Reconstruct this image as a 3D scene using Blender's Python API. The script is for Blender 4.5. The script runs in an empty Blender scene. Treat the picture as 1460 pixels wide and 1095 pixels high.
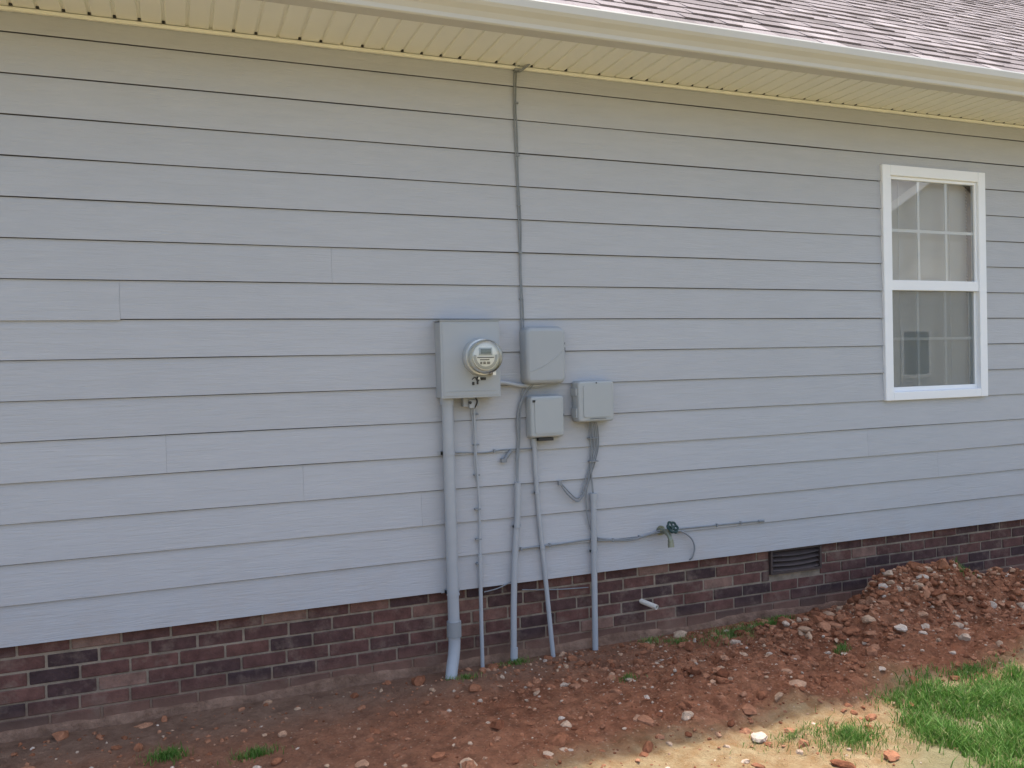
import bpy, math, random
import numpy as np
from mathutils import Vector as V, Matrix, noise
rnd=random.Random(7); rng=np.random.default_rng(7)
scene=bpy.context.scene
scene.view_settings.view_transform='Standard'; scene.view_settings.look='None'; scene.view_settings.exposure=0

# ------------------------------------------------------------------ helpers
def empty(name,loc=(0,0,0)):
    e=bpy.data.objects.new(name,None); e.location=loc; scene.collection.objects.link(e); return e
def meshobj(name,verts,faces,mat=None,parent=None,smooth=False,uvrnd=None):
    me=bpy.data.meshes.new(name); me.from_pydata([tuple(v) for v in verts],[],[tuple(f) for f in faces]); me.update()
    ob=bpy.data.objects.new(name,me); scene.collection.objects.link(ob)
    if mat: me.materials.append(mat)
    if parent: ob.parent=parent
    if smooth:
        me.polygons.foreach_set('use_smooth',[True]*len(me.polygons))
    if uvrnd is not None:
        at=me.attributes.new('rnd','FLOAT','POINT'); at.data.foreach_set('value',list(uvrnd))
    return ob
class MB:
    def __init__(s): s.v=[];s.f=[];s.r=[]
    def add(s,vs,fs,r=0.5):
        o=len(s.v); s.v+= [tuple(q) for q in vs]; s.f+=[tuple(i+o for i in f) for f in fs]; s.r+=[r]*len(vs)
    def box(s,x0,x1,y0,y1,z0,z1,r=0.5):
        s.add([(x0,y0,z0),(x1,y0,z0),(x1,y1,z0),(x0,y1,z0),(x0,y0,z1),(x1,y0,z1),(x1,y1,z1),(x0,y1,z1)],
              [(0,3,2,1),(4,5,6,7),(0,1,5,4),(1,2,6,5),(2,3,7,6),(3,0,4,7)],r)
    def cyl(s,p0,p1,r0,r1=None,n=20,r=0.5,cap=True):
        r1=r0 if r1 is None else r1
        p0=V(p0);p1=V(p1);d=(p1-p0).normalized()
        a=d.orthogonal().normalized();b=d.cross(a)
        vs=[p0+(a*math.cos(t)+b*math.sin(t))*r0 for t in [2*math.pi*i/n for i in range(n)]]
        vs+=[p1+(a*math.cos(t)+b*math.sin(t))*r1 for t in [2*math.pi*i/n for i in range(n)]]
        fs=[(i,(i+1)%n,n+(i+1)%n,n+i) for i in range(n)]
        if cap: fs+=[tuple(range(n))[::-1],tuple(range(n,2*n))]
        s.add(vs,fs,r)
    def tube(s,pts,rad,n=10,r=0.5,sub=8,smooth=True):
        P=[V(p) for p in pts]
        rads=rad if isinstance(rad,(list,tuple)) else [rad]*len(P)
        Q=[];RR=[]
        if smooth and len(P)>2:
            for i in range(len(P)-1):
                a=P[max(i-1,0)];b=P[i];c=P[i+1];d=P[min(i+2,len(P)-1)]
                for j in range(sub):
                    t=j/sub
                    Q.append(0.5*((2*b)+(c-a)*t+(2*a-5*b+4*c-d)*t*t+(3*b-a-3*c+d)*t*t*t)); RR.append(rads[i]*(1-t)+rads[i+1]*t)
            Q.append(P[-1]);RR.append(rads[-1])
        else: Q=P;RR=rads
        vs=[];T0=(Q[1]-Q[0]).normalized();a=T0.orthogonal().normalized()
        m=len(Q)
        for i in range(m):
            T=(Q[min(i+1,m-1)]-Q[max(i-1,0)]).normalized()
            a=(a-T*a.dot(T)).normalized(); b=T.cross(a)
            for k in range(n):
                t=2*math.pi*k/n; vs.append(Q[i]+(a*math.cos(t)+b*math.sin(t))*RR[i])
        fs=[]
        for i in range(m-1):
            for k in range(n):
                fs.append((i*n+k,i*n+(k+1)%n,(i+1)*n+(k+1)%n,(i+1)*n+k))
        fs+=[tuple(range(n))[::-1],tuple(range((m-1)*n,m*n))]
        s.add(vs,fs,r)
    def obj(s,name,mat,parent=None,smooth=False,bevel=0,seg=2,auto=False):
        ob=meshobj(name,s.v,s.f,mat,parent,smooth,s.r)
        if bevel:
            m=ob.modifiers.new('b','BEVEL'); m.width=bevel; m.segments=seg; m.limit_method='ANGLE'
        if auto:
            try:
                ob.data.polygons.foreach_set('use_smooth',[True]*len(ob.data.polygons))
                ob.data.set_sharp_from_angle(angle=math.radians(40))
            except Exception: pass
        return ob

def mat(name):
    m=bpy.data.materials.new(name); m.use_nodes=True
    nt=m.node_tree; b=nt.nodes['Principled BSDF']; return m,nt,b
def N(nt,t,**k):
    n=nt.nodes.new(t)
    for a,v in k.items(): setattr(n,a,v)
    return n
def coords(nt,scale=(1,1,1)):
    tc=N(nt,'ShaderNodeTexCoord'); mp=N(nt,'ShaderNodeMapping'); mp.inputs['Scale'].default_value=scale
    nt.links.new(tc.outputs['Object'],mp.inputs['Vector']); return mp.outputs['Vector']
def noi(nt,vec,scale,detail=3,rough=.55):
    n=N(nt,'ShaderNodeTexNoise'); n.inputs['Scale'].default_value=scale; n.inputs['Detail'].default_value=detail; n.inputs['Roughness'].default_value=rough
    nt.links.new(vec,n.inputs['Vector']); return n.outputs['Fac']
def ramp(nt,fac,stops):
    r=N(nt,'ShaderNodeValToRGB'); el=r.color_ramp.elements
    while len(el)<len(stops): el.new(0.5)
    for e,(p,c) in zip(el,stops): e.position=p; e.color=(c[0],c[1],c[2],1) if isinstance(c,(tuple,list)) else (c,c,c,1)
    nt.links.new(fac,r.inputs['Fac']); return r.outputs['Color']
def mix(nt,fac,a,b,mode='MIX'):
    m=N(nt,'ShaderNodeMix',data_type='RGBA',blend_type=mode)
    for s,v in ((0,fac),(6,a),(7,b)):
        if isinstance(v,(int,float)): m.inputs[s].default_value=v
        elif isinstance(v,(tuple,list)): m.inputs[s].default_value=(v[0],v[1],v[2],1)
        else: nt.links.new(v,m.inputs[s])
    return m.outputs[2]
def math_(nt,op,a,b=None,clamp=False):
    m=N(nt,'ShaderNodeMath',operation=op); m.use_clamp=clamp
    for i,v in enumerate((a,b)):
        if v is None: continue
        if isinstance(v,(int,float)): m.inputs[i].default_value=v
        else: nt.links.new(v,m.inputs[i])
    return m.outputs[0]
def bump(nt,b,h,strength=.3,dist=.01):
    bp=N(nt,'ShaderNodeBump'); bp.inputs['Strength'].default_value=strength; bp.inputs['Distance'].default_value=dist
    nt.links.new(h,bp.inputs['Height']); nt.links.new(bp.outputs['Normal'],b.inputs['Normal']); return bp
def attr(nt,name='rnd'):
    a=N(nt,'ShaderNodeAttribute'); a.attribute_name=name; return a
def simple(name,col,rough=.5,metal=0,var=.12,scale=12,bmp=.0,spec=.4):
    m,nt,b=mat(name); v=coords(nt)
    n=noi(nt,v,scale,3)
    c=mix(nt,n,tuple(x*(1-var) for x in col),tuple(min(1,x*(1+var)) for x in col))
    nt.links.new(c,b.inputs['Base Color']); b.inputs['Roughness'].default_value=rough; b.inputs['Metallic'].default_value=metal
    b.inputs['Specular IOR Level'].default_value=spec
    if bmp: bump(nt,b,noi(nt,v,scale*14,2),bmp,.003)
    return m

# ------------------------------------------------------------------ materials
SID=(0.462,0.474,0.494)
m_sid,nt,b=mat('siding_paint'); v=coords(nt); a=attr(nt)
big=noi(nt,v,.8,2); c=mix(nt,big,tuple(x*.95 for x in SID),tuple(x*1.05 for x in SID))
rv=math_(nt,'MULTIPLY_ADD',a.outputs['Fac'],.035); nt.nodes[-1].inputs[2].default_value=.982
c=mix(nt,1.0,c,rv,'MULTIPLY')
st=noi(nt,coords(nt,(1.2,1,7)),3,4,.6)
c=mix(nt,1.0,c,ramp(nt,st,[(.35,.955),(.65,1.0)]),'MULTIPLY')
sepz=N(nt,'ShaderNodeSeparateXYZ'); nt.links.new(v,sepz.inputs[0])
dz=math_(nt,'SUBTRACT',1.0,math_(nt,'MULTIPLY',math_(nt,'SUBTRACT',sepz.outputs['Z'],.42),2.2),True)
dn=ramp(nt,noi(nt,v,5,4,.7),[(.45,0.),(.75,1.)])
c=mix(nt,math_(nt,'MULTIPLY',math_(nt,'MULTIPLY',dz,dn),.3),c,(.44,.37,.32))
nt.links.new(c,b.inputs['Base Color']); b.inputs['Roughness'].default_value=.62; b.inputs['Specular IOR Level'].default_value=.3
gn=N(nt,'ShaderNodeTexNoise'); gn.inputs['Scale'].default_value=14; gn.inputs['Detail'].default_value=4; gn.inputs['Roughness'].default_value=.65; gn.inputs['Distortion'].default_value=1.2
mp=N(nt,'ShaderNodeMapping'); mp.inputs['Scale'].default_value=(.35,1,5)
off=N(nt,'ShaderNodeCombineXYZ'); nt.links.new(math_(nt,'MULTIPLY',a.outputs['Fac'],37.),off.inputs[0]); nt.links.new(off.outputs[0],mp.inputs['Location'])
nt.links.new(v,mp.inputs['Vector']); nt.links.new(mp.outputs[0],gn.inputs['Vector'])
bump(nt,b,gn.outputs['Fac'],.6,.005)
m_edge=simple('siding_edge_shade',(.14,.145,.15),.9,var=.2,scale=9)  # dark colour on board undersides and top edges paints in the shadow lines

m_brick,nt,b=mat('brick'); v=coords(nt); a=attr(nt)
c=ramp(nt,a.outputs['Fac'],[(0,(.062,.038,.038)),(.3,(.092,.049,.044)),(.6,(.132,.063,.052)),(.85,(.17,.085,.066)),(1,(.22,.13,.10))])
n1=noi(nt,v,18,4,.7)
c=mix(nt,1.0,c,ramp(nt,n1,[(.3,.7),(.7,1.35)]),'MULTIPLY')
smear=ramp(nt,noi(nt,v,7,4,.75),[(.52,0.),(.72,1.)])
c=mix(nt,math_(nt,'MULTIPLY',smear,.5),c,(.27,.20,.155))
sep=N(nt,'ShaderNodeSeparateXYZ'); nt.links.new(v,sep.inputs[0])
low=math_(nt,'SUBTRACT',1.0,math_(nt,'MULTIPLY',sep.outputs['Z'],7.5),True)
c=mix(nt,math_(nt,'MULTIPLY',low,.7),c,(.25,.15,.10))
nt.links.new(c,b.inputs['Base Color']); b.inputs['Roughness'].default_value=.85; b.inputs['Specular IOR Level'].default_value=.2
bump(nt,b,noi(nt,v,90,3,.7),.6,.004)

def rough_mat(name,c0,c1,scale,bs=60,bd=.006,bst=.6,zdirt=False):
    m,nt,b=mat(name); v=coords(nt)
    c=mix(nt,ramp(nt,noi(nt,v,scale,4,.7),[(.35,0.),(.65,1.)]),c0,c1)
    if zdirt:
        s=N(nt,'ShaderNodeSeparateXYZ'); nt.links.new(v,s.inputs[0])
        low=math_(nt,'SUBTRACT',1.0,math_(nt,'MULTIPLY',s.outputs['Z'],6.),True)
        c=mix(nt,math_(nt,'MULTIPLY',low,.8),c,(.27,.155,.105))
    nt.links.new(c,b.inputs['Base Color']); b.inputs['Roughness'].default_value=.95; b.inputs['Specular IOR Level'].default_value=.15
    bump(nt,b,noi(nt,v,bs,3,.7),bst,bd); return m
m_mortar=rough_mat('mortar',(.20,.16,.12),(.34,.275,.21),9,zdirt=True)
m_soffit=simple('soffit_vinyl',(.84,.835,.74),.5,var=.04,scale=3,bmp=0)
m_gutter=simple('gutter_paint',(.56,.54,.47),.4,var=.05,scale=2,bmp=0)
m_white=simple('white_vinyl',(.84,.86,.88),.4,var=.03,scale=4,bmp=0)
m_box=simple('painted_metal_gray',(.375,.40,.415),.5,var=.06,scale=5)
m_plast=simple('gray_plastic',(.36,.385,.40),.45,var=.05,scale=6)
m_plast2=simple('gray_plastic_light',(.385,.41,.415),.45,var=.05,scale=6)
m_pipe=simple('painted_conduit',(.375,.40,.425),.5,var=.08,scale=14)
m_cable=simple('cable_gray',(.23,.25,.265),.6,var=.15,scale=30)
m_dark=simple('dark_plastic',(.035,.035,.035),.5,var=.2,scale=30)
m_steel=simple('brushed_steel',(.70,.71,.70),.35,.6,.1,40)
m_brass=simple('weathered_brass',(.25,.26,.20),.4,.6,.3,60)
m_green=simple('green_handle',(.015,.045,.04),.4,0,.3,60)
m_pvc=simple('white_pvc',(.70,.66,.58),.4,var=.1,scale=30)
m_face=simple('meter_face',(.80,.80,.74),.5,var=.03,scale=20)
m_lcd=simple('lcd',(.13,.15,.13),.3,var=.1,scale=50)
m_arc=simple('meter_nameplate_arc',(.42,.43,.41),.5,var=.05,scale=30)
m_inner=simple('interior_paint',(.6,.58,.54),.8,var=.05,scale=2)
m_blind=simple('blinds',(.70,.71,.69),.6,var=.04,scale=3)
m_dwall=simple('sheathing',(.13,.13,.135),.9,var=.1,scale=3)
m_nwall=simple('gable_siding',(.44,.46,.49),.7,var=.04,scale=3)

def glassmat(name,tint=(.9,.93,.92),ior=1.5,boost=1.5):
    m=bpy.data.materials.new(name); m.use_nodes=True; nt=m.node_tree; nt.nodes.clear()
    o=N(nt,'ShaderNodeOutputMaterial'); t=N(nt,'ShaderNodeBsdfTransparent'); t.inputs[0].default_value=(*tint,1)
    g=N(nt,'ShaderNodeBsdfGlossy'); g.inputs['Roughness'].default_value=.01; g.inputs[0].default_value=(1,1,1,1)
    fr=N(nt,'ShaderNodeFresnel'); fr.inputs['IOR'].default_value=ior
    mx=N(nt,'ShaderNodeMixShader'); nt.links.new(math_(nt,'MULTIPLY',fr.outputs[0],boost,True),mx.inputs[0])
    nt.links.new(t.outputs[0],mx.inputs[1]); nt.links.new(g.outputs[0],mx.inputs[2]); nt.links.new(mx.outputs[0],o.inputs[0]); return m
m_glass=glassmat('window_glass',boost=3.4)
m_dome=glassmat('meter_glass',tint=(.96,.97,.96),boost=1.6)
m_screen=bpy.data.materials.new('insect_screen'); m_screen.use_nodes=True; nt=m_screen.node_tree; nt.nodes.clear()
o=N(nt,'ShaderNodeOutputMaterial'); t=N(nt,'ShaderNodeBsdfTransparent'); d=N(nt,'ShaderNodeBsdfDiffuse'); d.inputs[0].default_value=(.22,.24,.24,1)
mx=N(nt,'ShaderNodeMixShader'); mx.inputs[0].default_value=.38
nt.links.new(t.outputs[0],mx.inputs[1]); nt.links.new(d.outputs[0],mx.inputs[2]); nt.links.new(mx.outputs[0],o.inputs[0])

m_sh,nt,b=mat('shingles'); v=coords(nt); a=attr(nt)
c=ramp(nt,a.outputs['Fac'],[(0,(.12,.097,.092)),(.35,(.195,.163,.158)),(.7,(.27,.23,.225)),(1,(.34,.295,.285))])
c=mix(nt,1.0,c,ramp(nt,noi(nt,v,220,2,.8),[(.3,.6),(.7,1.35)]),'MULTIPLY')
nt.links.new(c,b.inputs['Base Color']); b.inputs['Roughness'].default_value=.95

# ground
m_gr,nt,b=mat('ground_soil'); v=coords(nt); ca=N(nt,'ShaderNodeVertexColor'); ca.layer_name='mask'
sc=N(nt,'ShaderNodeSeparateColor'); nt.links.new(ca.outputs[0],sc.inputs[0])
n1=ramp(nt,noi(nt,v,2.3,4,.7),[(.3,0.),(.7,1.)])
clay=mix(nt,n1,(.27,.102,.052),(.46,.21,.115))
n2=ramp(nt,noi(nt,v,14,4,.75),[(.35,.6),(.68,1.3)])
clay=mix(nt,1.0,clay,n2,'MULTIPLY')
peb=N(nt,'ShaderNodeTexVoronoi'); peb.inputs['Scale'].default_value=60; nt.links.new(v,peb.inputs['Vector'])
pebm=math_(nt,'LESS_THAN',peb.outputs['Distance'],.3)
pc=ramp(nt,peb.outputs['Color'],[(.2,(.17,.068,.038)),(.6,(.44,.22,.125)),(.9,(.58,.41,.29))])
clay=mix(nt,math_(nt,'MULTIPLY',pebm,.6),clay,pc)
mud=mix(nt,ramp(nt,noi(nt,v,8,4,.7),[(.3,0.),(.7,1.)]),(.19,.11,.073),(.37,.235,.16))
clay=mix(nt,sc.outputs[1],clay,mud)
straw=mix(nt,ramp(nt,noi(nt,v,12,4,.7),[(.35,0.),(.7,1.)]),(.38,.24,.11),(.56,.45,.26))
clay=mix(nt,sc.outputs[2],clay,straw)
gr=mix(nt,noi(nt,v,5,4,.7),(.17,.19,.08),(.36,.34,.21))
g=mix(nt,sc.outputs[0],clay,gr)
nt.links.new(g,b.inputs['Base Color']); b.inputs['Roughness'].default_value=.95; b.inputs['Specular IOR Level'].default_value=.15
bump(nt,b,noi(nt,v,34,5,.85),1.,.03)

m_rock,nt,b=mat('clay_rock'); v=coords(nt); a=attr(nt)
c=ramp(nt,a.outputs['Fac'],[(0,(.20,.075,.038)),(.45,(.34,.145,.077)),(.72,(.45,.23,.135)),(.86,(.52,.36,.24)),(1,(.62,.51,.41))])
c=mix(nt,1.0,c,ramp(nt,noi(nt,v,40,4,.75),[(.3,.62),(.7,1.2)]),'MULTIPLY')
nt.links.new(c,b.inputs['Base Color']); b.inputs['Roughness'].default_value=.95; b.inputs['Specular IOR Level'].default_value=.15
bump(nt,b,noi(nt,v,110,3,.8),.8,.006)
m_grass,nt,b=mat('grass_blade'); a=attr(nt)
c=ramp(nt,a.outputs['Fac'],[(0,(.07,.17,.025)),(.5,(.13,.27,.05)),(.8,(.21,.36,.09)),(1,(.42,.38,.18))])
nt.links.new(c,b.inputs['Base Color']); b.inputs['Roughness'].default_value=.6; b.inputs['Specular IOR Level'].default_value=.25
tr=N(nt,'ShaderNodeBsdfTranslucent'); nt.links.new(c,tr.inputs[0]); ms=N(nt,'ShaderNodeMixShader'); ms.inputs[0].default_value=.35
out=nt.nodes['Material Output']; nt.links.new(b.outputs[0],ms.inputs[1]); nt.links.new(tr.outputs[0],ms.inputs[2]); nt.links.new(ms.outputs[0],out.inputs[0])

# ------------------------------------------------------------------ house
XA,XB=-6.0,12.0
house=empty('house')
SB=.421;EX=.178;WX0,WX1,WZ0,WZ1=4.27,5.19,1.305,2.84
joints={8:[-.237],9:[.721],3:[.554,4.128],4:[-.063],2:[1.147,4.734]}
mb=MB(); edge_faces=[]
def board(x0,x1,z0,z1,k,zb,dz=0,r=.5):
    if x1-x0<.01: return
    n=max(2,int((x1-x0)/.22)); vs=[];fs=[]
    for i in range(n+1):
        x=x0+(x1-x0)*i/n
        w=noise.noise(V((x*.9,k*3.1,0)))*.0030; w2=noise.noise(V((x*.7,k*5.3,9)))*.0022
        yf=lambda z:-.018+(z-zb)/EX*.0095
        vs+=[(x,yf(z0)+w2,z0+w+dz),(x,yf(z1),z1),(x,yf(z1)+.008,z1),(x,yf(z0)+.0095+w2*.3,z0+w+dz)]
    base=len(mb.f)
    for i in range(n):
        o=i*4
        for j in range(4):
            fs.append((o+j,o+4+j,o+4+(j+1)%4,o+(j+1)%4))
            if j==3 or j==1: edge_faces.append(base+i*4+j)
    fs+=[(0,1,2,3),(n*4+3,n*4+2,n*4+1,n*4)]
    mb.add(vs,fs,r)
for k in range(16):
    zb=SB+EX*k; zt=min(zb+EX-.0032,3.188)
    J=list(joints.get(k,[])); JJ=set(J)
    JJ|={-1.6-(k*.53)%2.4, 6.2+(k*.83)%2.6}
    cuts=sorted([XA]+[j for j in JJ if XA<j<XB]+[XB])
    for i in range(len(cuts)-1):
        a0,a1=cuts[i]+.0004,cuts[i+1]-.0004; dz=0
        if k==8 and abs(cuts[i+1]+.237)<.01: dz=-.006
        r=rnd.random()
        if 5<=k<=13:
            hx0,hx1=4.30,5.16
            if a0<hx0<a1 or a0<hx1<a1 or (a0>hx0 and a1<hx1):
                if a0<hx0: board(a0,min(a1,hx0),zb,zt,k,zb,dz,r)
                if a1>hx1: board(max(a0,hx1),a1,zb,zt,k,zb,dz,r)
                if k==13 : board(max(a0,hx0),min(a1,hx1),2.79,zt,k,zb,0,r)
                continue
        board(a0,a1,zb,zt,k,zb,dz,r)
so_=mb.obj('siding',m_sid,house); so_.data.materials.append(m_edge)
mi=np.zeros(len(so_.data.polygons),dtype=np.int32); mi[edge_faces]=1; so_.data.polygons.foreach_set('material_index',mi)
# sheathing + shell
mb=MB(); y0,y1=.004,.12
mb.box(XA,4.33,y0,y1,.425,3.20); mb.box(5.13,XB,y0,y1,.425,3.20); mb.box(4.33,5.13,y0,y1,.425,1.345); mb.box(4.33,5.13,y0,y1,2.79,3.20)
mb.box(XA+.1,XB-.1,.12,8.9,3.1,3.14); mb.box(XA+.1,XB-.1,.12,8.9,.5,.54)
mb.obj('wall_sheathing',m_dwall,house)
mb=MB()
mb.box(XA,XA+.1,.12,9,-.3,3.2); mb.box(XB-.1,XB,.12,9,-.3,3.2); mb.box(XA+.1,XB-.1,8.9,9,-.3,3.2)
RP=9.2/12
zr=3.2+4.5*RP-.02
for xx in (XA,XB-.1):
    mb.add([(xx,0,3.2),(xx+.1,0,3.2),(xx,9,3.2),(xx+.1,9,3.2),(xx,4.5,zr),(xx+.1,4.5,zr)],[(0,2,4),(1,5,3),(0,4,5,1),(2,3,5,4),(0,1,3,2)])
mb.obj('side_and_rear_walls',m_nwall,house)
mb=MB(); mb.box(3.2,6.4,2.5,2.56,.55,3.09); mb.box(3.2,3.26,.13,2.5,.55,3.09); mb.box(6.34,6.4,.13,2.5,.55,3.09)
mb.obj('room_walls',m_inner,house)
# bricks
mb=MB(); H=.0677; zt=.424; rows=8
for rw in range(rows):
    z1=zt-rw*H-.002; z0=z1-H+.0105
    xo=XA-.3+(rw%2)*.105+rnd.uniform(-.01,.01)
    x=xo
    while x<XB:
        L=.198+rnd.uniform(-.004,.004); dy=rnd.uniform(-.003,.003); e=rnd.uniform(-.0015,.0015)
        if not(x+L>3.355 and x<3.742 and z1>.26):
            mb.box(x,x+L,.014+dy,.05,z0+e,z1+e,min(1,max(0,rnd.gauss(.45,.28))))
        else:
            if x<3.355-.02: mb.box(x,3.35,.014+dy,.05,z0,z1,rnd.random())
            if x+L>3.742+.02: mb.box(3.747,x+L,.014+dy,.05,z0,z1,rnd.random())
        x+=L+.0105
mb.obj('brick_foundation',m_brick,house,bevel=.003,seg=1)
mb=MB()
mb.box(XA,3.35,.019,.10,-.3,.4235); mb.box(3.747,XB,.019,.10,-.3,.4235); mb.box(3.35,3.747,.019,.10,-.3,.262)
mb.obj('mortar',m_mortar,house)
vs=[];fs=[];n=500
for i in range(n+1):
    x=XA+(XB-XA)*i/n; h=.046+.020*noise.noise(V((x*2,0,4)))+.014*noise.noise(V((x*9,2,4)))
    vs+=[(x,-.010+.010*noise.noise(V((x*7,5,1))),-.2),(x,-.002+.008*noise.noise(V((x*6,5,1))),h-.02),(x,.006,h-.006),(x,.022,h)]
for i in range(n):
    o=i*4; fs+=[(o,o+4,o+5,o+1),(o+1,o+5,o+6,o+2),(o+2,o+6,o+7,o+3)]
m_foot=rough_mat('footing_mortar',(.15,.088,.06),(.29,.18,.125),9,40,.012,1.)
meshobj('footing_ledge',vs,fs,m_foot,house,True)
# foundation vent
m_vent=simple('vent_metal',(.07,.05,.045),.6,var=.3,scale=25)
mb=MB(); X0,X1,Z0,Z1=3.352,3.745,.266,.418
mb.box(X0,X1,.06,.07,Z0,Z1,.2)
mb.box(X0,X0+.014,-.004,.06,Z0,Z1); mb.box(X1-.014,X1,-.004,.06,Z0,Z1); mb.box(X0+.014,X1-.014,-.004,.06,Z0,Z0+.014); mb.box(X0+.014,X1-.014,-.002,.06,Z1-.012,Z1)
for i in range(4):
    z=Z0+.02+i*.031
    nseg=14; vv=[];ff=[]
    for j in range(nseg+1):
        x=X0+.016+(X1-X0-.032)*j/nseg; s=.012*math.sin(j/nseg*math.pi)
        vv+=[(x,.002,z-s*.8),(x,.004,z+.004-s*.8),(x,.04,z+.024),(x,.04,z+.020)]
    for j in range(nseg):
        o=j*4
        for q in range(4): ff.append((o+q,o+4+q,o+4+(q+1)%4,o+(q+1)%4))
    mb.add(vv,ff,.6)
mb.obj('foundation_vent',m_vent,house)

# soffit with V grooves
mb=MB(); zs=3.196; x=XA; vs=[];fs=[]; prof=[]
while x<XB:
    prof+=[(x,zs),(x+.083,zs),(x+.087,zs+.009),(x+.097,zs+.009)]; x+=.1016
for (x,z) in prof: vs+=[(x,-.022,z),(x,-.475,z)]
for i in range(len(prof)-1): fs.append((2*i,2*i+1,2*i+3,2*i+2))
mb.add(vs,fs)
mb.box(XA,XB,-.034,-.0185,3.176,3.179); mb.box(XA,XB,-.021,-.0185,3.179,3.21); mb.box(XA,XB,-.034,-.0315,3.179,3.1915)
mb.box(XA,XB,-.497,-.475,3.184,3.187); mb.box(XA,XB,-.4865,-.484,3.187,3.30)
mb.obj('soffit',m_soffit,house)
mb=MB(); x=XA
while x<XB:
    if rnd.random()<.85: mb.box(x+.086,x+.098,-.040-rnd.random()*.008,-.0345,3.1945,3.2045)
    x+=.1016
mb.obj('soffit_groove_shade',m_dark,house)  # small dark boxes stand in for the shadow at the groove ends
mb=MB(); mb.box(XA,XB,-.47,.1,3.21,3.214); mb.obj('soffit_backing',m_dwall,house)
# gutter
P=[(-.488,3.292),(-.488,3.166),(-.562,3.166),(-.568,3.172),(-.570,3.19),(-.583,3.212),(-.602,3.232),(-.611,3.247),(-.613,3.28),(-.609,3.288),(-.598,3.288),(-.598,3.281)]
vs=[];fs=[]
xs=np.linspace(XA-.1,XB+.1,60)
for i,x in enumerate(xs):
    w=.003*noise.noise(V((x*.6,1,1)))
    for (y,z) in P: vs.append((x,y+w*(1 if y<-.5 else 0),z+w*.7))
np_=len(P)
for i in range(len(xs)-1):
    for j in range(np_-1): fs.append((i*np_+j,(i+1)*np_+j,(i+1)*np_+j+1,i*np_+j+1))
g=meshobj('gutter',vs,fs,m_gutter,house); sm=g.modifiers.new('s','SOLIDIFY'); sm.thickness=.0015; sm.offset=0
# roof
roof0=V((0,-.53,3.312)); up=V((0,1,RP)).normalized(); nrm=V((0,-RP,1)).normalized()
Lr=(4.5+.53)/up.y
mb=MB()
a0=roof0; a1=roof0+up*Lr
for s in (0,1):
    def PT(x,p,o):
        q=p+nrm*o
        return (x,q.y if s==0 else 9-q.y,q.z)
    mb.add([PT(XA-.15,a0,-.03),PT(XB+.15,a0,-.03),PT(XB+.15,a1,-.03),PT(XA-.15,a1,-.03),PT(XA-.15,a0,-.008),PT(XB+.15,a0,-.008),PT(XB+.15,a1,-.008),PT(XA-.15,a1,-.008)],
      [(0,3,2,1),(4,5,6,7),(0,1,5,4),(1,2,6,5),(2,3,7,6),(3,0,4,7)],.2)
E=.128; nrow=int(Lr/E)
for i in range(nrow+1):
    s0=i*E; s1=min(s0+E+.03,Lr)
    x=XA-.15-rnd.random()*.2
    while x<XB+.15:
        L=rnd.uniform(.07,.2); hi=rnd.random()<.5
        th=.009 if hi else .004; r=min(1,max(0,rnd.gauss(.6 if hi else .42,.2)))
        p0=roof0+up*(s0+ (0 if hi else 0.002)); p1=roof0+up*s1
        A=p0+nrm*(th+.003);B=p1+nrm*.000;Cc=p0-nrm*.004
        mb.add([(x,A.y,A.z),(x+L-.001,A.y,A.z),(x+L-.001,B.y,B.z),(x,B.y,B.z),(x,Cc.y,Cc.z),(x+L-.001,Cc.y,Cc.z)],[(0,1,2,3),(4,5,1,0),(4,0,3),(5,2,1)],r)
        x+=L
mb.obj('roof',m_sh,house)

# window
win=MB()
f=.068
win.box(WX0,WX0+f,-.034,.02,WZ0,WZ1); win.box(WX1-f,WX1,-.034,.02,WZ0,WZ1)
win.box(WX0+f,WX1-f,-.034,.02,WZ1-f,WZ1); win.box(WX0+f,WX1-f,-.034,.02,WZ0,WZ0+f-.012)
win.obj('window_frame',m_white,house,bevel=.004)
gx0,gx1,gz0,gz1=WX0+f,WX1-f,WZ0+f-.012,WZ1-f; zm=2.06
win=MB()
t=.02
win.box(gx0,gx0+t,-.018,.012,zm,gz1); win.box(gx1-t,gx1,-.018,.012,zm,gz1); win.box(gx0+t,gx1-t,-.018,.012,gz1-t,gz1); win.box(gx0,gx1,-.026,.012,zm-.033,zm+.033)
win.box(gx0,gx0+t,-.004,.045,gz0,zm-.033); win.box(gx1-t,gx1,-.004,.045,gz0,zm-.033); win.box(gx0+t,gx1-t,-.004,.045,gz0,gz0+t+.01)
win.obj('window_sashes',m_white,house,bevel=.002)
win=MB(); mw=.010
def grid(zl,zh,y):
    for i in (1,2):
        x=gx0+t+(gx1-gx0-2*t)*i/3; win.box(x-mw,x+mw,y,y+.006,zl,zh)
    zc=(zl+zh)/2
    for i in range(3):
        xa=gx0+t+(gx1-gx0-2*t)*i/3+(mw if i else 0); xb=gx0+t+(gx1-gx0-2*t)*(i+1)/3-(mw if i<2 else 0)
        win.box(xa,xb,y,y+.006,zc-mw,zc+mw)
grid(zm+.033,gz1-t,-.003); grid(gz0+t+.01,zm-.033,.013)
win.obj('window_grilles',m_white,house)
def quad(name,x0,x1,y,z0,z1,m): return meshobj(name,[(x0,y,z0),(x1,y,z0),(x1,y,z1),(x0,y,z1)],[(0,1,2,3)],m,house)
quad('glass_upper',gx0+t-.002,gx1-t+.002,-.006,zm+.03,gz1-t+.002,m_glass)
quad('glass_lower',gx0+t-.002,gx1-t+.002,.010,gz0+t+.008,zm-.03,m_glass)
quad('insect_screen',gx0+t-.002,gx1-t+.002,-.0005,gz0+.01,zm-.031,m_screen)
mb=MB(); z=gz0-.01
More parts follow.
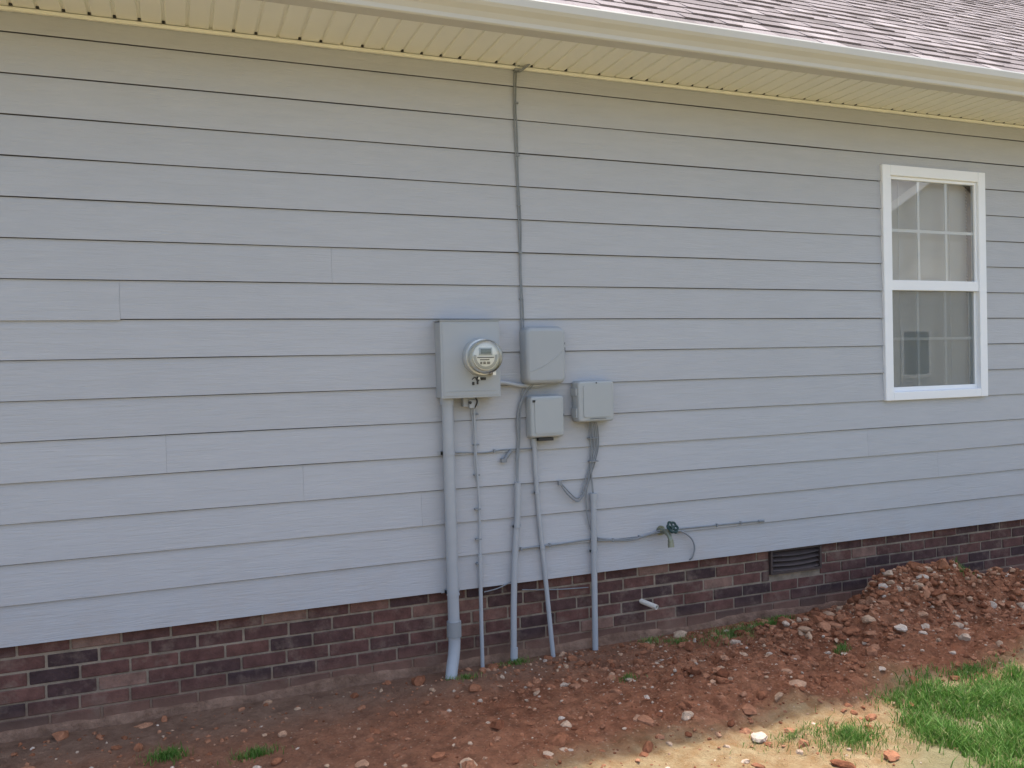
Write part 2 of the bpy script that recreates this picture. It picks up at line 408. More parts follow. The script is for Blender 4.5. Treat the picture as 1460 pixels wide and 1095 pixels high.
while z<gz1+.01:
    yy=.066
    mb.add([(gx0-.02,yy,z),(gx1+.02,yy,z),(gx1+.02,yy+.012,z+.0255),(gx0-.02,yy+.012,z+.0255)],[(0,1,2,3)]); z+=.022
mb.obj('window_blinds',m_blind,house)
mb=MB()
for x in (4.5,4.96): mb.box(x-.0015,x+.0015,.061,.064,gz0,gz1)
mb.obj('blind_cords',m_white,house)

# ------------------------------------------------------------------ electric meter
em=empty('electric_meter_box',(0,0,0))
mb=MB(); x0,x1,z0,z1=1.24,1.555,1.435,1.823
mb.box(x0,x1,-.105,-.016,z0,z1)
mb.box(x0-.003,x1+.003,-.125,-.105,z0-.004,z1+.004)
ob=mb.obj('enclosure',m_box,em,bevel=.004)
mb=MB(); mb.box(x0+.008,x1-.008,-.1275,-.125,z0+.008,z1-.008); mb.box(x0+.02,x1-.02,-.1295,-.1275,z0+.03,z0+.034); 
mb.box(x0-.006,x1+.006,-.13,-.017,z1+.004,z1+.009)
mb.obj('cover',m_box,em,bevel=.001)
mx_,mz=1.447,1.64
mb=MB(); mb.cyl((mx_,-.126,mz),(mx_,-.150,mz),.097,.095,48); mb.cyl((mx_,-.150,mz),(mx_,-.158,mz),.095,.089,48)
mb.obj('socket_ring',m_plast2,em,auto=True)
mb=MB(); mb.cyl((mx_,-.158,mz),(mx_,-.176,mz),.0915,.0915,48); 
mb.box(mx_+.05,mx_+.068,-.176,-.13,mz-.095,mz-.075)
mb.obj('lock_ring',m_steel,em,auto=True)
mb=MB(); mb.cyl((mx_,-.17,mz),(mx_,-.200,mz),.0815,.0815,48); mb.cyl((mx_,-.200,mz),(mx_,-.212,mz),.068,.068,48); mb.obj('meter_drum',m_face,em,auto=True)
mb=MB()
mb.box(mx_-.036,mx_+.036,-.2165,-.212,mz+.008,mz+.046); mb.obj('lcd_bezel',m_arc,em,bevel=.002)
mb=MB(); mb.box(mx_-.028,mx_+.028,-.2185,-.2165,mz+.015,mz+.040); mb.obj('lcd_display',m_lcd,em)
mb=MB()
for i in range(22):
    t0=math.radians(170+i*9); t1=math.radians(170+(i+1)*9)
    vs=[]
    for tt in (t0,t1):
        for rr_ in (.050,.064): vs.append((mx_+rr_*math.cos(tt),-.2135,mz+rr_*math.sin(tt)))
    mb.add(vs,[(0,1,3,2)])
mb.obj('nameplate_arc',m_arc,em)
mb=MB()
mb.box(mx_-.045,mx_+.045,-.2135,-.212,mz-.006,mz-.002); mb.box(mx_-.03,mx_+.02,-.2135,-.212,mz-.018,mz-.013)
for i in range(14): 
    if i%5!=3: mb.box(mx_-.03+i*.0042,mx_-.0280+i*.0042+rnd.random()*.001,-.2135,-.212,mz-.038,mz-.025)
mb.obj('dial_markings',m_dark,em)
prof=[(.087,-.174),(.087,-.218),(.086,-.233),(.080,-.245),(.069,-.252),(.047,-.2555),(.02,-.2565),(.0005,-.2566)]
vs=[];fs=[];n=48
for r_,y in prof:
    for i in range(n): vs.append((mx_+r_*math.cos(2*math.pi*i/n),y,mz+r_*math.sin(2*math.pi*i/n)))
for j in range(len(prof)-1):
    for i in range(n): fs.append((j*n+i,j*n+(i+1)%n,(j+1)*n+(i+1)%n,(j+1)*n+i))
meshobj('glass_cover',vs,fs,m_dome,em,True)
mb=MB(); zt_=1.525
mb.tube([(1.40,-.129,zt_),(1.415,-.135,zt_+.012),(1.43,-.13,zt_-.01),(1.445,-.135,zt_+.008),(1.47,-.13,zt_)],.0022)
mb.box(1.425,1.433,-.134,-.128,zt_-.025,zt_+.015); mb.box(1.448,1.474,-.134,-.128,zt_-.004,zt_+.010); mb.box(1.40,1.412,-.132,-.128,zt_-.028,zt_-.012)
mb.obj('seal_tag',m_dark,em)
mb=MB(); mb.cyl((mx_-.01,-.128,mz-.11),(mx_-.01,-.136,mz-.11),.006); mb.obj('latch_screw',m_steel,em)
mb=MB(); mb.box(1.372,1.463,-.06,-.017,1.383,1.431); mb.box(1.40,1.44,-.075,-.06,1.375,1.42); mb.obj('ground_clamp_block',m_pipe,em,bevel=.004)
mb=MB(); mb.cyl((1.405,-.07,1.405),(1.405,-.078,1.405),.008,n=12); mb.tube([(1.43,-.07,1.44),(1.44,-.085,1.41),(1.43,-.07,1.375)],.004)
mb.obj('ground_clamp_bolt',m_dark,em)

# main conduit
pc=empty('electrical_conduit')
mb=MB(); mb.cyl((1.29,-.06,.235),(1.285,-.06,1.434),.030,n=28)
mb.cyl((1.285,-.06,1.40),(1.285,-.06,1.434),.036,.036,28)
mb.tube([(1.29,-.06,.28),(1.29,-.06,.2),(1.289,-.062,.15),(1.280,-.072,.095),(1.264,-.09,.04),(1.25,-.11,-.01),(1.24,-.12,-.05)],.031,n=28)
mb.cyl((1.29,-.06,.41),(1.29,-.06,.418),.0335,n=28)
mb.obj('pipe',m_pipe,pc,auto=True)
def strap(mb,x,z,r,y=-.02,w=.018,ext=.02,yc=None):
    yc=yc if yc is not None else -.06
    pts=[(x+(r+.002)*math.cos(t),yc-(r+.002)*math.sin(t)) for t in [math.pi*i/12 for i in range(13)]]
    pts=[(x+r+ext,y),(x+r+.002,y)]+pts+[(x-r-.002,y),(x-r-ext,y)]
    vs=[];fs=[]
    for (px,py) in pts:
        vs+=[(px,py,z-w/2),(px,py,z+w/2),(px,py-.0015,z+w/2),(px,py-.0015,z-w/2)]
    for i in range(len(pts)-1):
        o=i*4
        for j in range(4): fs.append((o+j,o+4+j,o+4+(j+1)%4,o+(j+1)%4))
    mb.add(vs,fs)
mb=MB(); strap(mb,1.287,1.147,.03); strap(mb,1.289,.425,.03,y=-.017); mb.obj('pipe_straps',m_pipe,pc)
m_coup=simple('gray_pvc_bare',(.27,.29,.30),.5,var=.06,scale=20,bmp=0)
mb=MB(); mb.cyl((1.29,-.06,.195),(1.29,-.06,.275),.0375,.0375,28); mb.obj('coupling',m_coup,pc,auto=True)

# ground wire conduit
gw=empty('ground_wire_conduit')
mb=MB(); mb.tube([(1.437,-.04,1.385),(1.440,-.035,1.25),(1.443,-.032,1.16),(1.449,-.033,1.01),(1.455,-.032,.85),(1.453,-.032,.64),(1.452,-.034,.5)],.006,n=10)
mb.tube([(1.425,-.03,1.39),(1.432,-.03,1.28),(1.436,-.03,1.19),(1.44,-.028,1.05),(1.457,-.03,.9),(1.45,-.03,.7),(1.452,-.03,.6)],.004,n=8)
mb.tube([(1.452,-.034,.60),(1.450,-.035,.4),(1.449,-.036,.2),(1.448,-.04,-.05)],.0105,n=14)
mb.obj('wire',m_pipe,gw,auto=True)
mb=MB()
for z in (1.34,1.18,1.02,.84,.68,.55): mb.box(1.432,1.462,-.038,-.014,z-.004,z+.004)
mb.obj('clips',m_cable,gw)

def rbox(mb,x0,x1,y0,y1,z0,z1,r,n=6,taper=0,rr=.5,round_front=0.0):
    def ring(y,ins):
        o=[]; R_=max(r-ins,.002)
        for cx,cz,a0 in ((x1-r,z1-r,0),(x0+r,z1-r,90),(x0+r,z0+r,180),(x1-r,z0+r,270)):
            for i in range(n+1):
                t=math.radians(a0+90*i/n); o.append((cx+R_*math.cos(t),y,cz+R_*math.sin(t)))
        return o
    rf=round_front
    secs=[(y1,0),(y0+rf,taper)]
    if rf:
        for q in (30,60,90):
            a_=math.radians(q); secs.append((y0+rf-rf*math.sin(a_),taper+rf*(1-math.cos(a_))))
    vs=[];fs=[]
    for y,ins in secs: vs+=ring(y,ins)
    m=4*(n+1)
    for j in range(len(secs)-1):
        for i in range(m): fs.append((j*m+i,j*m+(i+1)%m,(j+1)*m+(i+1)%m,(j+1)*m+i))
    fs.append(tuple(range(m))); fs.append(tuple(range((len(secs)-1)*m,len(secs)*m))[::-1])
    mb.add(vs,fs,rr)
b1=empty('telephone_interface_box')
mb=MB(); rbox(mb,1.715,1.955,-.05,-.014,1.485,1.80,.035); rbox(mb,1.711,1.951,-.105,-.052,1.487,1.797,.038,round_front=.02,taper=.004)
mb.obj('housing',m_plast,b1,auto=True)
mb=MB()
pts=[]
for i in range(14):
    t=i/13; pts.append((1.73+.205*t,-.1045,1.555+.015*math.sin(t*math.pi)+.12*t**2.2))
mb.tube(pts,.0028,n=6,sub=2); mb.box(1.745,1.92,-.1065,-.104,1.512,1.515); mb.obj('lid_ridge',m_plast,b1)
mb=MB(); mb.box(1.950,1.957,-.075,-.06,1.665,1.685); mb.box(1.950,1.957,-.075,-.06,1.70,1.712); mb.obj('latch',m_dark,b1)
b2=empty('cable_junction_box')
mb=MB(); rbox(mb,1.742,1.945,-.04,-.016,1.195,1.425,.018); rbox(mb,1.735,1.938,-.09,-.042,1.20,1.428,.022,round_front=.012,taper=.003)
rbox(mb,1.762,1.915,-.094,-.09,1.225,1.405,.014)
mb.obj('housing',m_plast2,b2,auto=True)
mb=MB(); mb.box(1.79,1.875,-.075,-.03,1.183,1.199); mb.box(1.937,1.945,-.065,-.05,1.31,1.325); mb.box(1.75,1.765,-.094,-.088,1.393,1.405); mb.obj('cable_grommet',m_dark,b2)
b3=empty('network_interface_box')
mb=MB(); rbox(mb,2.02,2.245,-.045,-.014,1.272,1.50,.016); rbox(mb,2.012,2.236,-.105,-.047,1.272,1.50,.02,round_front=.010,taper=.003)
rbox(mb,2.045,2.215,-.109,-.105,1.30,1.475,.012)
mb.box(2.006,2.014,-.09,-.03,1.30,1.35); mb.box(2.006,2.014,-.09,-.03,1.42,1.46)
mb.obj('housing',m_plast2,b3,auto=True)
mb=MB(); mb.box(2.08,2.18,-.11,-.108,1.2905,1.2925); mb.cyl((2.125,-.104,1.487),(2.125,-.1085,1.487),.004,n=10); mb.box(2.232,2.238,-.08,-.07,1.40,1.41); mb.obj('lid_marks',m_dark,b3)

cc=empty('connecting_conduit')
mb=MB(); mb.tube([(1.555,-.05,1.505),(1.61,-.05,1.502),(1.66,-.045,1.492),(1.71,-.04,1.484),(1.80,-.04,1.482),(1.86,-.045,1.492)],.011,n=14); mb.cyl((1.554,-.05,1.505),(1.575,-.05,1.504),.016,n=16)
mb.obj('pipe',m_pipe,cc,auto=True)

dc=empty('drop_cable')
mb=MB()
mb.tube([(1.765,-.05,3.215),(1.748,-.035,3.20),(1.722,-.022,3.186),(1.716,-.022,3.05),(1.714,-.022,2.875),(1.721,-.022,2.54),(1.726,-.022,2.16),(1.724,-.023,1.785)],.0042,n=8)
mb.tube([(1.76,-.045,3.205),(1.735,-.03,3.19),(1.733,-.022,3.16),(1.724,-.022,3.0),(1.729,-.022,2.8),(1.728,-.022,2.6),(1.737,-.022,2.35),(1.731,-.022,2.1),(1.738,-.023,1.9),(1.736,-.025,1.78)],.0035,n=8)
mb.obj('cables',m_cable,dc,auto=True)
mb=MB(); mb.tube([(1.79,-.07,3.20),(1.76,-.045,3.175),(1.74,-.04,3.165)],.007,n=8); mb.box(1.715,1.755,-.045,-.02,3.165,3.178); mb.obj('cable_clamp',m_cable,dc)
mb=MB()
for z in (3.0,2.72,2.45,2.2,1.95): mb.box(1.718,1.738,-.028,-.012,z-.004,z+.004)
mb.obj('clips',m_cable,dc)

def conduit(name,pts,r,cappts=None):
    e=empty(name); mb=MB(); mb.tube(pts,r,n=16,sub=5)
    if cappts:
        for (p,q,rr) in cappts: mb.cyl(p,q,rr,n=18)
    mb.obj('pipe',m_pipe,e,auto=True); return e
eA=conduit('cable_conduit',[(1.673,-.042,.965),(1.668,-.042,.8),(1.652,-.04,.62),(1.633,-.045,.35),(1.618,-.055,-.05)],.0165,[((1.622,-.054,.03),(1.625,-.052,.085),.020)])
eB=conduit('cable_conduit',[(1.777,-.035,1.19),(1.779,-.035,1.1),(1.784,-.033,.987),(1.799,-.03,.758),(1.824,-.033,.449),(1.857,-.05,-.05)],.0125,[((1.777,-.035,1.15),(1.777,-.035,1.195),.0155)])
eC=conduit('cable_conduit',[(2.125,-.04,.868),(2.122,-.04,.6),(2.12,-.04,.494),(2.112,-.045,-.05)],.0165,[((2.125,-.04,.83),(2.125,-.04,.872),.0195)])
mb=MB(); strap(mb,1.664,.73,.0165,y=-.018,w=.012,ext=.012,yc=-.042); mb.obj('strap',m_pipe,eA)
mb=MB(); strap(mb,1.789,.9,.0125,y=-.018,w=.012,ext=.012,yc=-.032); strap(mb,1.812,.6,.0125,y=-.018,w=.012,ext=.012,yc=-.032); mb.obj('strap',m_pipe,eB)
mb=MB(); strap(mb,2.121,.55,.0165,y=-.018,w=.012,ext=.014,yc=-.04); mb.obj('strap',m_pipe,eC)

lc=empty('communication_cables')
mb=MB()
mb.tube([(1.765,-.05,1.49),(1.735,-.04,1.46),(1.700,-.035,1.38),(1.684,-.03,1.296),(1.687,-.03,1.2),(1.676,-.03,1.1),(1.672,-.035,1.0),(1.673,-.042,.95)],.0055,n=8)
mb.tube([(1.775,-.05,1.49),(1.745,-.045,1.45),(1.715,-.035,1.40),(1.70,-.03,1.32),(1.697,-.03,1.22),(1.688,-.03,1.12),(1.679,-.035,1.03),(1.675,-.042,.95)],.004,n=8)
mb.tube([(1.725,-.04,1.49),(1.712,-.03,1.42),(1.692,-.03,1.33),(1.69,-.03,1.25),(1.683,-.03,1.13),(1.670,-.035,1.03),(1.671,-.042,.95)],.004,n=8)
mb.tube([(2.10,-.06,1.275),(2.115,-.04,1.22),(2.124,-.035,1.12),(2.115,-.035,1.02),(2.122,-.035,.93),(2.125,-.04,.86)],.0050,n=8)
mb.tube([(2.13,-.06,1.275),(2.15,-.045,1.22),(2.154,-.035,1.117),(2.115,-.035,1.003),(2.09,-.035,.92),(2.055,-.035,.85),(2.022,-.035,.835),(1.975,-.035,.873),(1.925,-.035,.938)],.0042,n=8)
mb.tube([(2.12,-.06,1.275),(2.14,-.045,1.21),(2.144,-.03,1.12),(2.105,-.03,1.01),(2.075,-.03,.93),(2.058,-.03,.87),(2.028,-.03,.85),(1.985,-.03,.885),(1.93,-.03,.945)],.0035,n=8)
mb.tube([(2.14,-.06,1.275),(2.162,-.04,1.226),(2.168,-.03,1.13),(2.14,-.03,1.03),(2.108,-.03,.95),(2.087,-.03,.88),(2.086,-.03,.80),(2.096,-.03,.71),(2.128,-.03,.625),(2.15,-.03,.613)],.0035,n=8)
mb.tube([(2.11,-.06,1.275),(2.13,-.05,1.2),(2.135,-.04,1.12),(2.118,-.04,1.0),(2.12,-.04,.9),(2.128,-.04,.86)],.004,n=8)
mb.tube([(1.688,-.025,.603),(1.80,-.025,.606),(1.93,-.025,.607),(2.06,-.023,.612),(2.146,-.023,.613)],.0048,n=8)
mb.tube([(2.15,-.03,.618),(2.24,-.025,.60),(2.37,-.025,.592),(2.46,-.03,.60),(2.555,-.03,.622),(2.70,-.023,.618),(2.842,-.023,.616),(3.05,-.023,.615),(3.271,-.023,.612)],.0045,n=8)
mb.tube([(2.15,-.03,.605),(2.25,-.025,.595),(2.37,-.025,.584),(2.47,-.03,.605),(2.56,-.03,.612),(2.63,-.025,.612),(2.70,-.028,.602),(2.76,-.035,.558),(2.782,-.035,.50),(2.765,-.03,.441),(2.745,.01,.42)],.0048,n=8)
mb.tube([(1.31,-.03,1.146),(1.38,-.021,1.142),(1.493,-.021,1.135),(1.60,-.021,1.143),(1.70,-.021,1.142),(1.78,-.023,1.14)],.004,n=8)
mb.tube([(1.474,-.022,.395),(1.55,-.022,.405),(1.634,-.03,.436)],.003,n=6)
mb.tube([(1.70,0,.375),(1.9,.0,.352),(2.1,0,.34)],.003,n=6)
mb.obj('cables',m_cable,lc,auto=True)
mb=MB()
mb.cyl((1.60,-.03,1.085),(1.645,-.03,1.138),.010,n=12); mb.box(1.585,1.615,-.042,-.018,1.077,1.098)
for (x,z) in ((1.55,1.14),(1.86,.607),(2.42,.597),(2.95,.616),(3.12,.614),(1.69,.603),(2.25,.597)): mb.box(x-.005,x+.005,-.030,-.014,z-.009,z+.009)
mb.cyl((3.25,-.023,.612),(3.29,-.023,.611),.008,n=10)
for z in (1.18,1.05): mb.box(2.105,2.158,-.05,-.02,z-.003,z+.003)
mb.box(1.915,1.935,-.042,-.026,.93,.955)
mb.obj('connectors',m_cable,lc)

hb=empty('outdoor_faucet')
mb=MB(); fx,fz=2.565,.62
mb.cyl((fx,-.012,fz),(fx,-.022,fz),.028,n=20); mb.cyl((fx,-.022,fz),(fx,-.075,fz),.012,n=16); mb.cyl((fx,-.045,fz),(fx,-.06,fz),.018,.016,n=6)
mb.tube([(fx,-.07,fz+.004),(fx,-.09,fz),(fx,-.11,fz-.015),(fx,-.122,fz-.04)],[.015,.018,.014,.0125],n=16)
mb.cyl((fx,-.122,fz-.035),(fx,-.126,fz-.062),.0165,.0165,n=16)
mb.cyl((fx,-.085,fz),(fx+.006,-.115,fz+.03),.012,.009,n=12)
mb.obj('valve_body',m_brass,hb,auto=True)
mb=MB(); mb.cyl((fx,-.124,fz-.055),(fx,-.128,fz-.078),.0185,.0185,n=16); mb.obj('vacuum_breaker',m_brass,hb,auto=True)
mb=MB(); c0=V((fx+.014,-.125,fz+.034)); ax=V((.1,-.75,.55)).normalized(); u_=ax.orthogonal().normalized(); w_=ax.cross(u_)
ring=[c0+(u_*math.cos(t)+w_*math.sin(t))*(.032+.003*math.cos(6*t)) for t in [2*math.pi*i/36 for i in range(37)]]
mb.tube(ring,.007,n=8,smooth=False); mb.cyl(c0-ax*.004,c0+ax*.005,.013,n=12)
for i in range(5):
    t=2*math.pi*i/5; mb.cyl(c0,c0+(u_*math.cos(t)+w_*math.sin(t))*.031,.0065,n=6)
mb.obj('handle',m_green,hb,auto=True)

pv=empty('drain_pipe')
mb=MB(); 
def hollow(mb,p0,p1,ro,ri,n=24):
    p0=V(p0);p1=V(p1);d=(p1-p0).normalized();a_=d.orthogonal().normalized();b_=d.cross(a_)
    vs=[]
    for (p,r_) in ((p0,ro),(p1,ro),(p1,ri),(p1-d*.03,ri)):
        for i in range(n):
            t=2*math.pi*i/n; vs.append(p+(a_*math.cos(t)+b_*math.sin(t))*r_)
    fs=[(j*n+i,j*n+(i+1)%n,(j+1)*n+(i+1)%n,(j+1)*n+i) for j in range(3) for i in range(n)]
    fs.append(tuple(range(3*n,4*n))); mb.add(vs,fs)
hollow(mb,(2.445,.03,.215),(2.488,-.085,.200),.0145,.011)
mb.obj('pipe',m_pvc,pv,auto=True)

# ------------------------------------------------------------------ ground
def axis(lo,hi,st,far_lo,far_hi):
    a=list(np.arange(lo,hi,st)); s=st; x=lo
    L=[]
    while x>far_lo: s*=1.35; x-=s; L.append(x)
    x=a[-1]; s=st; R_=[]
    while x<far_hi: s*=1.35; x+=s; R_.append(x)
    return L[::-1]+a+R_
def smooth(a,b,x):
    t=min(1,max(0,(x-a)/(b-a))); return t*t*(3-2*t)
MOUNDS=[(4.15,-.36,.225,.34,.20),(4.75,-.42,.17,.45,.22),(5.6,-.5,.12,.7,.25),(3.55,-.44,.10,.4,.2),(3.1,-.30,.03,.3,.2),(2.2,-.75,.03,.5,.3),(3.0,-.95,.045,.6,.25),(4.3,-.95,.06,.7,.3),(1.2,-.9,.02,.5,.3)]
def height(x,y):
    if x<-8 or x>16 or y<-8 or y>1: return -.02
    z=0
    for (mx,my,A,sx,sy) in MOUNDS: z+=A*math.exp(-((x-mx)/sx)**2-((y-my)/sy)**2)
    dirt=1-smooth(-1.0,-1.9,y)
    w=smooth(.05,-.25,y)
    amp=(.4+.6*smooth(.8,3.0,x))*w*(.35+.65*dirt)*(1+3*min(z,.15)/.15*.4)
    q=V((x,y,0))
    z+=amp*(.038*noise.fractal(q*2.2,1,2,5)+.026*abs(noise.noise(q*9))+.020*noise.noise(q*19+V((5,5,5)))+.009*noise.noise(q*37))
    z-= .012*smooth(-.12,-.35,y)
    return z
gx=axis(-1.4,6.4,.018,-400,400); gy=axis(-2.4,.1,.018,-400,400)
nx,ny=len(gx),len(gy)
vs=[];cols=[]
def lawn(x,y):
    n=noise.fractal(V((x*1.4,y*1.4,3)),1,2,4)*.35
    edge=-1.20-.75*smooth(3.4,1.9,x)
    return smooth(.12,-.28,y-edge+n*.5)
for y in gy:
    for x in gx:
        vs.append((x,y,height(x,y)))
        if -3<x<9 and -5<y<1:
            l=lawn(x,y); m_=smooth(-.5,-.1,y)*smooth(2.9,1.6,x)*.75 + smooth(1.6,.2,x)*.35
            s_=smooth(-1.0,-1.35,y+.3*noise.noise(V((x*2,y*2,0))))*.85
        else: l=0.75 if y<-1.4 else 0; m_=.3; s_=.85
        cols.append((l*.75,min(1,m_),s_,1))
fs=[(j*nx+i,j*nx+i+1,(j+1)*nx+i+1,(j+1)*nx+i) for j in range(ny-1) for i in range(nx-1)]
g=meshobj('ground',vs,fs,m_gr,None,True)
ca=g.data.color_attributes.new('mask','FLOAT_COLOR','POINT'); ca.data.foreach_set('color',np.array(cols,dtype=np.float32).ravel())

import bmesh
bm=bmesh.new(); bmesh.ops.create_icosphere(bm,subdivisions=1,radius=1); 
icoL=([v.co.copy() for v in bm.verts],[tuple(v.index for v in f.verts) for f in bm.faces]); bm.free()
bm=bmesh.new(); bmesh.ops.create_icosphere(bm,subdivisions=2,radius=1); 
icoH=([v.co.copy() for v in bm.verts],[tuple(v.index for v in f.verts) for f in bm.faces]); bm.free()
mb=MB()
def rock(x,y,s,col):
    co,f_=icoH if s>.014 else icoL
    sd=rnd.random()*100; sx,sy,sz=rnd.uniform(.7,1.3),rnd.uniform(.6,1.2),rnd.uniform(.45,.85); a_=rnd.random()*6.28
    ca_,sa=math.cos(a_),math.sin(a_); z=height(x,y)+s*rnd.uniform(-.2,.3)
    cuts=[(V((rnd.gauss(0,1),rnd.gauss(0,1),rnd.gauss(0,1))).normalized(),rnd.uniform(.5,.85)) for _ in range(5)]
    out=[]
    for c_ in co:
        k=1+.4*noise.noise(c_*1.3+V((sd,0,0)))+.25*noise.noise(c_*3.1+V((sd,3,0)))
        p_=c_*k
        for nn,dd in cuts:
            e_=p_.dot(nn)-dd
            if e_>0: p_=p_-nn*e_
        q=V((p_.x*sx,p_.y*sy,p_.z*sz))*s*1.1
        out.append((x+q.x*ca_-q.y*sa,y+q.x*sa+q.y*ca_,z+q.z))
    mb.add(out,f_,col)
def rcol(light=.06): return min(1,max(0,rnd.gauss(.45,.2) if rnd.random()>light else rnd.uniform(.78,1)))
for i in range(11000):
    x=rnd.uniform(-1.0,6.4); y=-abs(rnd.gauss(0,.8))-.03
    if y<-2.4: continue
    dens=.25+.75*smooth(.6,2.4,x)
    if rnd.random()>dens: continue
    if lawn(x,y)>.6 and rnd.random()<.8: continue
    s=min(.032,.003+rnd.expovariate(1/.0043))
    if rnd.random()<.018: s=rnd.uniform(.018,.038)
    rock(x,y,s,rcol(.13))
for (mx,my,A,sx,sy) in MOUNDS[:5]:
    for i in range(int(420*sx*4*max(.4,A/.15))):
        x=rnd.gauss(mx,sx*.75); y=rnd.gauss(my,sy*.8)
        if y>-.03: continue
        s=min(.05,.004+rnd.expovariate(1/.0078)); rock(x,y,s,rcol(.09))
for (x,y,s,c_) in ((3.35,-.43,.055,.6),(3.2,-.5,.03,.85),(3.6,-.12,.055,.3),(3.45,-.15,.05,.25),(1.9,-.06,.022,.8),(2.0,-.1,.02,.5),(2.05,-1.05,.03,.9),(4.2,-.3,.055,.35),(4.35,-.38,.055,.5),(1.35,-1.1,.03,.9),(2.7,-1.0,.035,.8)): rock(x,y,s,c_)
mb.obj('rocks',m_rock,None)

# grass
gv=[];gf=[];grr=[]
def blade(x,y,h,w,col):
    z=height(x,y)-.004; a_=rnd.random()*6.28; lean=rnd.uniform(.1,.9)*h; b_=rnd.random()*6.28
    dx,dy=math.cos(a_)*w/2,math.sin(a_)*w/2; lx,ly=math.cos(b_)*lean,math.sin(b_)*lean
    o=len(gv)
    gv.extend([(x-dx,y-dy,z),(x+dx,y+dy,z),(x+dx*.8+lx*.35,y+dy*.8+ly*.35,z+h*.55),(x-dx*.8+lx*.35,y-dy*.8+ly*.35,z+h*.55),(x+lx,y+ly,z+h*.88)])
    gf.extend([(o,o+1,o+2,o+3),(o+3,o+2,o+4)]); grr.extend([col]*5)
def patch(cx,cy,rx,ry,n,h,dry=.1):
    for i in range(n):
        a_=rnd.random()*6.28; q=abs(rnd.gauss(0,.5))
        x=cx+rx*q*math.cos(a_); y=cy+ry*q*math.sin(a_)
        if y>-.02: continue
        blade(x,y,h*rnd.uniform(.4,1.2),rnd.uniform(.002,.0045),min(1,rnd.random()*.8 if rnd.random()>dry else rnd.uniform(.85,1)))
patch(2.95,-.17,.30,.12,1300,.035,.4); patch(3.3,-.13,.16,.08,450,.045,.1); patch(3.15,-.22,.1,.05,300,.04,.1); patch(2.6,-.12,.15,.06,300,.03,.5)
patch(1.62,-.07,.12,.05,300,.035,.3); patch(1.32,-.15,.13,.05,200,.03,.4); patch(-.09,-.46,.10,.06,380,.05,.1); patch(.25,-.58,.12,.05,360,.04,.15)
patch(4.49,-.40,.08,.06,160,.05,.1); patch(3.29,-.66,.07,.05,160,.04,.1); patch(2.07,-.48,.08,.04,140,.035,.2); patch(2.45,-.06,.1,.05,160,.035,.4)
patch(2.55,-1.5,.22,.16,1300,.05,.2); patch(3.05,-1.25,.2,.1,500,.04,.3); patch(3.6,-1.18,.3,.08,500,.045,.2); patch(2.9,-1.6,.25,.15,700,.05,.3); patch(2.35,-1.38,.3,.1,350,.03,.6)
tries=0
while tries<85000:
    tries+=1
    x=rnd.uniform(1.8,6.4); y=-rnd.uniform(1.15,2.7)
    if tries>36000: x=rnd.uniform(2.85,4.3); y=-rnd.uniform(1.12,2.1)
    l=lawn(x,y)*(.2+.8*smooth(2.7,3.0,x))
    cl=.65+1.1*noise.noise(V((x*6,y*6,0)))
    if rnd.random()<l*l*max(0.12,cl)*1.3:
        blade(x,y,rnd.uniform(.02,.07)*(.7+.5*cl),rnd.uniform(.003,.006),min(1,rnd.random()*.85 if rnd.random()>.12 else .95))
meshobj('grass',gv,gf,m_grass,None,False,grr)

# ------------------------------------------------------------------ neighbouring house (seen reflected in the window)
nh=empty('house')
m_nw=simple('neighbour_siding',(.72,.72,.70),.7,var=.05,scale=2,bmp=0)
m_nr=simple('neighbour_roof',(.34,.32,.31),.9,var=.2,scale=6,bmp=0)
mb=MB(); hx0,hx1,hy0,hy1=15,29,-27,-15
for k in range(17):
    mb.box(hx0-.0005*k,hx1+.0005*k,hy0,hy1+.012,.3+k*.17,.3+k*.17+.165)
mb.box(hx0+.05,hx1-.05,hy0+.05,hy1,-.1,3.15)
mb.add([(hx0,hy1,3.2),(hx1,hy1,3.2),((hx0+hx1)/2,hy1,7.4),(hx0,hy0,3.2),(hx1,hy0,3.2),((hx0+hx1)/2,hy0,7.4)],[(0,1,2),(3,5,4),(0,3,4,1)])
mb.obj('walls',m_nw,nh)
mb=MB(); xm=(hx0+hx1)/2
mb.add([(hx0-.6,hy1+.5,2.9),(xm,hy1+.5,7.5),(hx1+.6,hy1+.5,2.9),(hx0-.6,hy0-.5,2.9),(xm,hy0-.5,7.5),(hx1+.6,hy0-.5,2.9),(hx0-.6,hy1+.5,3.1),(xm,hy1+.5,7.7),(hx1+.6,hy1+.5,3.1),(hx0-.6,hy0-.5,3.1),(xm,hy0-.5,7.7),(hx1+.6,hy0-.5,3.1)],
 [(6,7,10,9),(7,8,11,10),(0,3,4,1),(1,4,5,2)]); mb.obj('roof',m_nr,nh)
mb=MB()
mb.add([(hx0-.6,hy1+.52,2.85),(xm,hy1+.52,7.45),(hx1+.6,hy1+.52,2.85),(hx0-.6,hy1+.52,3.12),(xm,hy1+.52,7.72),(hx1+.6,hy1+.52,3.12)],[(0,1,4,3),(1,2,5,4)])
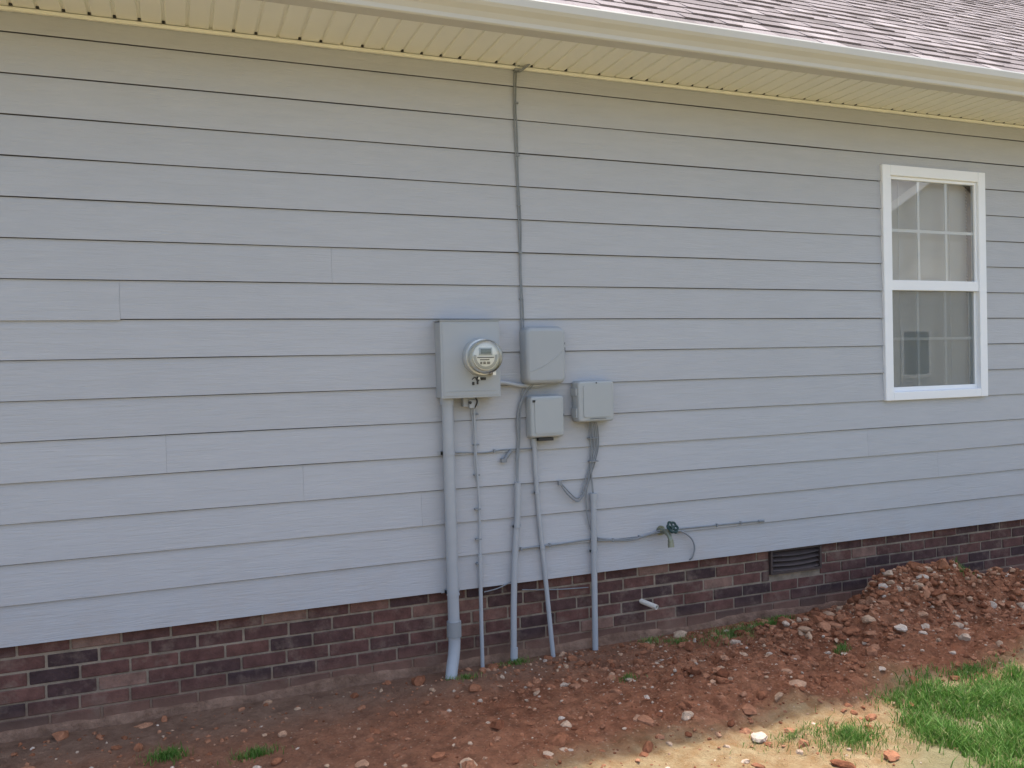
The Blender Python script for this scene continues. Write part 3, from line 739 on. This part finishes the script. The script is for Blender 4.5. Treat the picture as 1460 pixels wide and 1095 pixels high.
for x in (17,20.3,26): 
    mb.box(x-.1,x+1.1,hy1+.02,hy1+.05,1.0,1.1);mb.box(x-.1,x+1.1,hy1+.02,hy1+.05,2.4,2.5);mb.box(x-.1,x,hy1+.02,hy1+.05,1.1,2.4);mb.box(x+1,x+1.1,hy1+.02,hy1+.05,1.1,2.4)
mb.box(23.2,24.2,hy1+.02,hy1+.06,.2,2.3)
mb.obj('trim_and_door',m_white,nh)
mb=MB()
for x in (17,20.3,26): mb.box(x,x+1,hy1+.02,hy1+.03,1.1,2.4)
mb.obj('windows',m_dark,nh)

# ------------------------------------------------------------------ light
sd=V((.25,.19,1)).normalized()
sun=bpy.data.lights.new('sun','SUN'); sun.energy=5; sun.angle=math.radians(1.5); sun.color=(1,.95,.88)
so=bpy.data.objects.new('sun',sun); scene.collection.objects.link(so); so.rotation_euler=sd.to_track_quat('Z','Y').to_euler(); so.location=(0,0,20)
w=bpy.data.worlds.new('World'); scene.world=w; w.use_nodes=True; nt=w.node_tree
sky=nt.nodes.new('ShaderNodeTexSky'); sky.sky_type='NISHITA'; sky.sun_disc=False
sky.sun_elevation=math.asin(sd.z); sky.sun_rotation=math.atan2(sd.x,sd.y); sky.air_density=1.0; sky.dust_density=4.0; sky.ozone_density=.8
nt.links.new(sky.outputs[0],nt.nodes['Background'].inputs[0]); nt.nodes['Background'].inputs[1].default_value=.36

# ------------------------------------------------------------------ camera
a=math.radians(21.6);p=math.radians(1.03);r=math.radians(1.43)
F=V((math.cos(p)*math.sin(a),math.cos(p)*math.cos(a),-math.sin(p)))
R0=V((math.cos(a),-math.sin(a),0));U0=R0.cross(F)
R=R0*math.cos(r)-U0*math.sin(r);U=U0*math.cos(r)+R0*math.sin(r)
cam=bpy.data.cameras.new('camera'); co=bpy.data.objects.new('camera',cam); scene.collection.objects.link(co)
M=Matrix(((R.x,U.x,-F.x,0),(R.y,U.y,-F.y,-4.22),(R.z,U.z,-F.z,1.575),(0,0,0,1)))
co.matrix_world=M; cam.sensor_width=36; cam.lens=36*1200/1460; cam.clip_end=2000; cam.clip_start=.05
scene.camera=co
